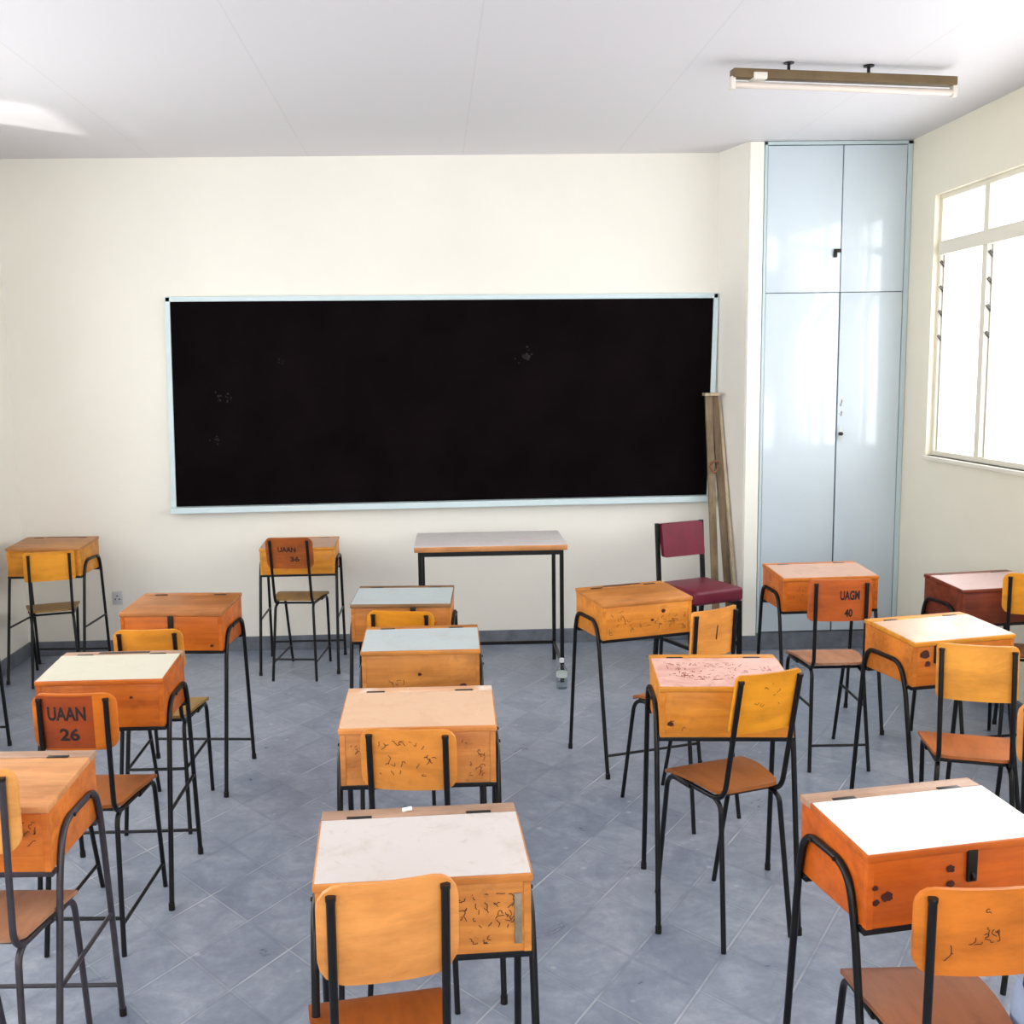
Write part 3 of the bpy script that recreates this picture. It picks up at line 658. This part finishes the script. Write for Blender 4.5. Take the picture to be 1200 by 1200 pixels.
# ------------------------------------------------------------------ folded wooden stand leaning in the corner
es = thing('folded_wooden_stand', 'tall folded brown wooden stand leaning in the corner beside the blackboard', 'stand', (1.70, 6.14, 0))
def L_(p): return Vector(p)-Vector(es.location)
bm = bmesh.new(); obar(bm, L_((1.668, 6.13, 0.002)), L_((1.642, 6.31, 1.515)), .042, .022, (0,1,0), .002); obj('front_rail', bm, BROWNW, es, False)
bm = bmesh.new(); obar(bm, L_((1.758, 6.13, 0.002)), L_((1.682, 6.325, 1.51)), .042, .022, (0,1,0), .002); obj('rear_rail', bm, wood((126,104,76),(88,70,48),.25,0,axis=2), es, False)
bm = bmesh.new(); box(bm, -.088, .004, .135, .20, 1.512, 1.530, .003); obj('top_cap', bm, PALEW, es, False)
bm = bmesh.new(); tube(bm, [L_((1.630, 6.225, 1.10)), L_((1.66, 6.215, 1.05)), L_((1.700, 6.235, 1.12)), L_((1.66, 6.222, 1.13)), L_((1.632, 6.228, 1.09))], .006, 8, .02); obj('tie_cord', bm, plain('brown_cord', (128,82,56), .8), es)
lb = thing('wooden_batten', 'thin pale wooden batten leaning right of the folded brown stand', 'plank', (1.786, 6.07, 0))
bm = bmesh.new(); obar(bm, (0, 0, 0.002), (-.070, .262, 1.48), .018, .012, (0,1,0), .002); obj('batten_strip', bm, PALEW, lb, False)
ck = thing('chalk_stub', 'tiny white chalk stub on the back edge of the nearest centre desk', 'chalk', (-.075, 2.140, .7612), .4)
bm = bmesh.new(); tube(bm, [(-.010, 0, 0), (.010, 0, 0)], .0045, 10); obj('chalk', bm, plain('white_chalk', (250,250,248), .8), ck)

# ------------------------------------------------------------------ fluorescent lamp
fl = thing('fluorescent_light', 'bare fluorescent tube on a brown batten below the ceiling before the cupboard', 'light', (1.764, 4.60, ZC))
fl.rotation_euler = (0, .006, .125)
bm = bmesh.new(); box(bm, -.505, .505, -.024, .024, -.072, -.036, .003); obj('batten', bm, BATTEN, fl)
for xx in (-.255, .105):
    bm = bmesh.new(); tube(bm, [(xx,0,-.037),(xx,0,-.001)], .007, 8); lathe(bm, [(.022,-.006),(.022,0)], (xx,0,0), 12); obj('hanger', bm, DARK, fl)
for xx in (-.502, .502):
    bm = bmesh.new(); box(bm, xx-.010, xx+.010, -.014, .014, -.118, -.066, .003); obj('lamp_holder', bm, plain('holder_plastic', (222,214,204), .4), fl)
bm = bmesh.new(); tube(bm, [(-.492,0,-.098),(.492,0,-.098)], .0135, 14); obj('fluorescent_tube', bm, TUBE, fl)
bm = bmesh.new(); box(bm, -.42, -.36, -.030, .030, -.078, -.050, .004); obj('starter', bm, plain('holder_plastic', (222,214,204), .4), fl)

# ------------------------------------------------------------------ blue cloth bag on the nearest right chair
bg = thing('cloth_bag', 'blue and pale blue cloth bag standing at the right edge beside the nearest right chair', 'bag', (1.146, 1.845, 0))
def bagbm(w, d, h, seed):
    bm = bmesh.new(); bmesh.ops.create_icosphere(bm, subdivisions=4, radius=1); r2 = random.Random(seed)
    ph = [r2.uniform(0, 6.28) for _ in range(6)]
    for v in bm.verts:
        p = v.co; f = lambda t: math.copysign(abs(t)**.55, t)
        xx, yy, zz = f(p.x)*w, f(p.y)*d, f(p.z)*h
        k = 1+.05*math.sin(9*p.z+ph[0]+3*p.x)+.04*math.sin(11*p.x+ph[1])+.04*math.sin(8*p.y+5*p.z+ph[2])
        v.co = Vector((xx*k*(1-.12*p.z), yy*k*(1-.2*p.z), max(0, zz*k+h*.9)))
    return bm
obj('bag_body', bagbm(.050, .042, .275, 1), plain('blue_cloth', (46,52,168), .8, var=.15, vs=20), bg)
bm = bagbm(.007, .040, .262, 3); bmesh.ops.translate(bm, vec=(-.049, -.004, 0), verts=bm.verts[:])
sp = obj('side_panel', bm, plain('pale_blue_cloth', (168,192,226), .8, var=.1, vs=20), bg); sp['label'] = 'pale blue side panel'

# ------------------------------------------------------------------ daylight
wd = bpy.data.worlds.new('daylight'); bpy.context.scene.world = wd; wd.use_nodes = True
bgn = wd.node_tree.nodes['Background']; bgn.inputs[0].default_value = (.975, .985, 1, 1); bgn.inputs[1].default_value = 7.0
def portal(loc, rot, sx, sy):
    l = bpy.data.lights.new('window_portal', 'AREA'); l.shape = 'RECTANGLE'; l.size = sx; l.size_y = sy; l.cycles.is_portal = True
    o = bpy.data.objects.new('window_portal', l); C.objects.link(o); o.location = loc; o.rotation_euler = rot
P2 = math.pi/2
portal((XR+.14, (WR[0]+WR[1])/2, (WR[2]+WR[3])/2), (0, P2, 0), WR[3]-WR[2], WR[1]-WR[0])
for a, b, z0, z1 in WL: portal((XL-.14, (a+b)/2, (z0+z1)/2), (0, -P2, 0), z1-z0, b-a)
for a, b, z0, z1 in WBk: portal(((a+b)/2, YB-.14, (z0+z1)/2), (P2, 0, 0), b-a, z1-z0)

# spot added outside the left window, imitating bounced sun on the ceiling
sl = bpy.data.lights.new('ceiling_bounce_spot', 'SPOT'); sl.energy = 260; sl.spot_size = math.radians(17); sl.spot_blend = .6; sl.shadow_soft_size = .05; sl.color = (1, .97, .9)
so = bpy.data.objects.new('ceiling_bounce_spot', sl); C.objects.link(so); so.location = (-3.55, 4.25, 1.25)
so.rotation_euler = (Vector((-2.02, 5.42, ZC))-so.location).to_track_quat('-Z', 'Y').to_euler()

# ------------------------------------------------------------------ camera
cam = bpy.data.cameras.new('camera'); co = bpy.data.objects.new('camera', cam); C.objects.link(co)
R_ = Vector((.999, -.0399, -.0164)); F_ = Vector((.0376, .9907, -.1308)).normalized()
R_ = (R_-F_*R_.dot(F_)).normalized(); U2 = R_.cross(F_)
m = Matrix((R_, U2, -F_)).transposed().to_4x4(); m.translation = (0, 0, 1.674)
co.matrix_world = m
cam.sensor_width = 36; cam.lens = 1240/1200*36; cam.shift_x = (600-557.94)/1200; cam.clip_start = .02
sc = bpy.context.scene; sc.camera = co
vs_ = sc.view_settings; vs_.view_transform = 'Standard'; vs_.look = 'None'; vs_.gamma = 1; vs_.use_curve_mapping = False; vs_.exposure = -.15
